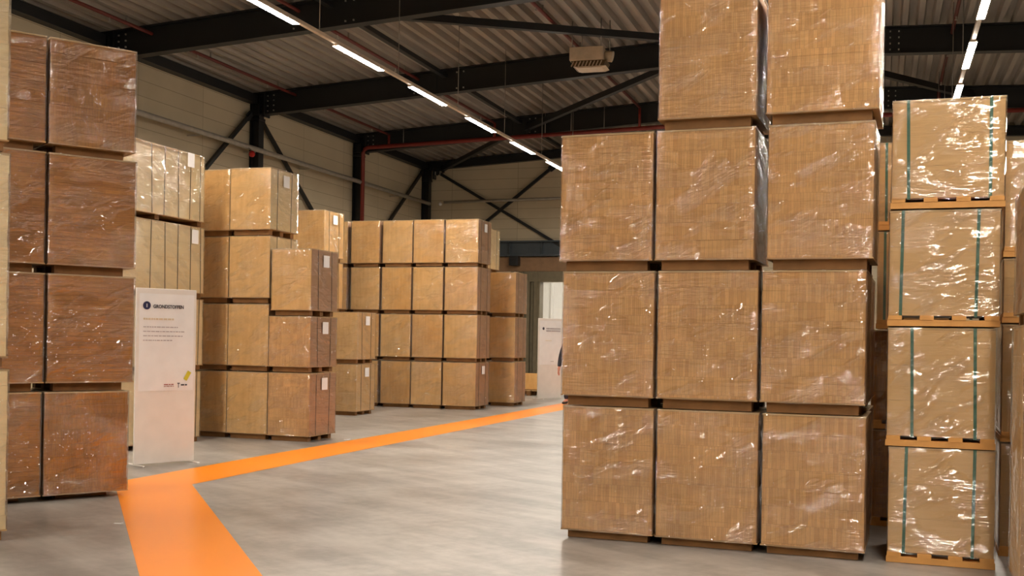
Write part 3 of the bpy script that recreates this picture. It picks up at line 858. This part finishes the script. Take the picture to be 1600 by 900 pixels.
root = empty('info_banner', (-7.994, 26.07, 0), math.radians(63.7), 'white standing banner with a small dark dot and grey heading near the doorway', 'banner', 'white standing banners')
bm = bmesh.new(); box(bm, 0, .85, 0, .03, .02, 2.0); link('panel', bm, M['whitepanel'], root, bevel=.004)
for x0 in (.02, .80):
    bm = bmesh.new(); box(bm, x0, x0 + .03, -.17, .20, 0, .018); link('foot', bm, M['whitepanel'], root, bevel=.004)
po = link('poster', poster_mesh(.04, .82, .85, 1.94, -.0015, 9.0), M['paper'], root)
bm = bmesh.new(); disc(bm, .16, 1.745, .036, Y0, Y0 - .002); link('number_disc', bm, M['ink'], po)
bm = bmesh.new(); line(bm, .26, .78, 1.745, .03, Y0, rnd); line(bm, .26, .78, 1.69, .03, Y0, rnd); link('heading_lettering', bm, M['paleink'], po)
bm = bmesh.new(); line(bm, .24, .46, 1.45, .014, Y0, rnd); link('print_lettering', bm, M['goldink'], po)
bm = bmesh.new(); line(bm, .44, .56, .93, .014, Y0, rnd); link('logo_lettering', bm, M['greyink'], po)

# ------------------------------------------------------------------ person half hidden by the big stack
def skin_obj(name, verts, edges, radii, mat, parent, root_i=0, sub=2):
    me = bpy.data.meshes.new(name); me.from_pydata(verts, edges, []); me.materials.append(mat)
    o = bpy.data.objects.new(name, me); COL.objects.link(o)
    if parent: o.parent = parent
    s = o.modifiers.new('skin', 'SKIN'); s.use_smooth_shade = True
    dat = me.skin_vertices[0].data
    for i, r in enumerate(radii):
        dat[i].radius = (r, r) if not isinstance(r, tuple) else r
        dat[i].use_root = (i == root_i)
    m = o.modifiers.new('sub', 'SUBSURF'); m.levels = sub; m.render_levels = sub
    return o

PX, PY = -6.735, 24.5
root = empty('person', (PX, PY, 0), math.radians(-8), 'person in a dark jacket standing by the far banner with one arm hanging down', 'person')
V, E, Rr = [], [], []
def vadd(p, r, prev=None):
    V.append(p); Rr.append(r)
    if prev is not None: E.append((prev, len(V) - 1))
    return len(V) - 1
pel = vadd((0, 0, .90), (.15, .11))
sp = vadd((0, .01, 1.08), (.135, .10), pel); ch = vadd((0, 0, 1.26), (.155, .11), sp); nk0 = vadd((0, .01, 1.38), (.075, .07), ch)
nk = vadd((0, 0, 1.44), .055, nk0); hd0 = vadd((0, -.015, 1.50), (.07, .08), nk); hd1 = vadd((0, -.015, 1.57), (.078, .095), hd0); hd2 = vadd((0, -.005, 1.635), (.066, .08), hd1)
for s in (-1, 1):
    sh = vadd((s * .165, .01, 1.345), .062, ch); el = vadd((s * .265, .03, 1.06), .046, sh); wr = vadd((s * .283, -.02, .83), .030, el)
    pm = vadd((s * .287, -.03, .775), (.018, .038), wr)
    for k, (dy, ln) in enumerate(((-.034, .072), (-.012, .084), (.010, .078), (.030, .060))):
        a = vadd((s * .289, -.03 + dy, .735), .0095, pm); b = vadd((s * .283, -.032 + dy, .735 - ln * .55), .009, a); c = vadd((s * .270, -.034 + dy, .735 - ln), .008, b)
    t1 = vadd((s * .280, -.072, .778), .011, pm); t2 = vadd((s * .270, -.084, .735), .0095, t1)
    hp = vadd((s * .09, 0, .84), .095, pel); kn = vadd((s * .10, -.01, .47), .062, hp); an = vadd((s * .10, .02, .09), .042, kn); ft = vadd((s * .11, -.13, .045), (.038, .03), an)
skin_obj('body', V, E, Rr, M['skin'], root)
# jacket: torso and sleeves; trousers; shoes; hair
V, E, Rr = [], [], []
az = vadd((0, .0, .74), (.176, .138)); a0 = vadd((0, .0, .84), (.176, .136), az); a1 = vadd((0, .01, 1.06), (.165, .125), a0); a2 = vadd((0, 0, 1.26), (.175, .128), a1); a3 = vadd((0, .012, 1.37), (.10, .088), a2); a4 = vadd((0, .01, 1.425), (.072, .066), a3)
for s in (-1, 1):
    b0 = vadd((s * .17, .01, 1.345), .076, a2); b1 = vadd((s * .267, .03, 1.06), .060, b0); b2 = vadd((s * .283, -.018, .845), .045, b1)
skin_obj('jacket', V, E, Rr, M['jacket'], root)
V, E, Rr = [], [], []
ay = vadd((0, 0, 1.02), (.140, .108)); a0 = vadd((0, 0, .90), (.158, .118), ay)
for s in (-1, 1):
    h0 = vadd((s * .092, 0, .82), .106, a0); h1 = vadd((s * .10, -.01, .47), .074, h0); h2 = vadd((s * .10, .018, .10), .058, h1)
skin_obj('trousers', V, E, Rr, M['trouser'], root)
for s in (-1, 1):
    V, E, Rr = [], [], []
    f0 = vadd((s * .10, .05, .05), (.045, .045)); f1 = vadd((s * .105, -.06, .042), (.046, .038), f0); f2 = vadd((s * .112, -.16, .034), (.040, .028), f1)
    skin_obj('shoe', V, E, Rr, M['shoe'], root)
V, E, Rr = [], [], []
h0 = vadd((0, .03, 1.52), (.080, .075)); h1 = vadd((0, .02, 1.60), (.088, .092), h0); h2 = vadd((0, .0, 1.665), (.068, .078), h1)
skin_obj('hair', V, E, Rr, M['hair'], root)
bm = bmesh.new()
for s in (-1, 1): bmesh.ops.create_uvsphere(bm, u_segments=8, v_segments=6, radius=.009, matrix=Matrix.Translation((s * .030, -.086, 1.560)))
link('eyes', bm, M['ink'], root)
bm = bmesh.new(); bmesh.ops.create_uvsphere(bm, u_segments=8, v_segments=6, radius=.02, matrix=Matrix.Translation((0, -.083, 1.495)) @ Matrix.Diagonal((1.1, .35, .3, 1)))
link('mouth', bm, M['redink'], root)
bm = bmesh.new(); bmesh.ops.create_uvsphere(bm, u_segments=10, v_segments=8, radius=.02, matrix=Matrix.Translation((0, -.095, 1.532)) @ Matrix.Diagonal((.7, .9, 1.3, 1))); [setattr(f, 'smooth', True) for f in bm.faces]
link('nose', bm, M['skin'], root)
for s in (-1, 1):
    bm = bmesh.new(); bmesh.ops.create_uvsphere(bm, u_segments=10, v_segments=8, radius=.03, matrix=Matrix.Translation((s * .074, .0, 1.545)) @ Matrix.Diagonal((.3, .6, 1.0, 1))); [setattr(f, 'smooth', True) for f in bm.faces]
    link('ear', bm, M['skin'], root)

# ------------------------------------------------------------------ world, camera, view
w = bpy.data.worlds.new('world'); SC.world = w; w.use_nodes = True
w.node_tree.nodes['Background'].inputs[0].default_value = (0.03, 0.03, 0.035, 1); w.node_tree.nodes['Background'].inputs[1].default_value = 0.2

cam = bpy.data.cameras.new('camera'); co = bpy.data.objects.new('camera', cam); COL.objects.link(co)
F_PX = 1732.0
cam.sensor_width = 36.0; cam.sensor_fit = 'HORIZONTAL'; cam.lens = 36.0 * F_PX / 1600
cam.shift_y = 78.0 / 1600; cam.clip_end = 200
yaw = math.atan(577 / F_PX)
co.matrix_world = Matrix.Translation((0, 0, 1.5)) @ Matrix.Rotation(yaw, 4, 'Z') @ Matrix.Rotation(math.pi / 2, 4, 'X') @ Matrix.Rotation(math.radians(.97), 4, 'Z')
SC.camera = co

SC.view_settings.view_transform = 'Standard'
try: SC.view_settings.look = 'None'
except Exception: pass
SC.view_settings.gamma = 1.0; SC.view_settings.use_curve_mapping = False
SC.view_settings.exposure = 0.42
cy = SC.cycles
cy.use_denoising = True
cy.max_bounces = 8; cy.diffuse_bounces = 4; cy.glossy_bounces = 3; cy.transparent_max_bounces = 24; cy.caustics_reflective = False
cy.use_light_tree = True
cy.sample_clamp_indirect = 6.0
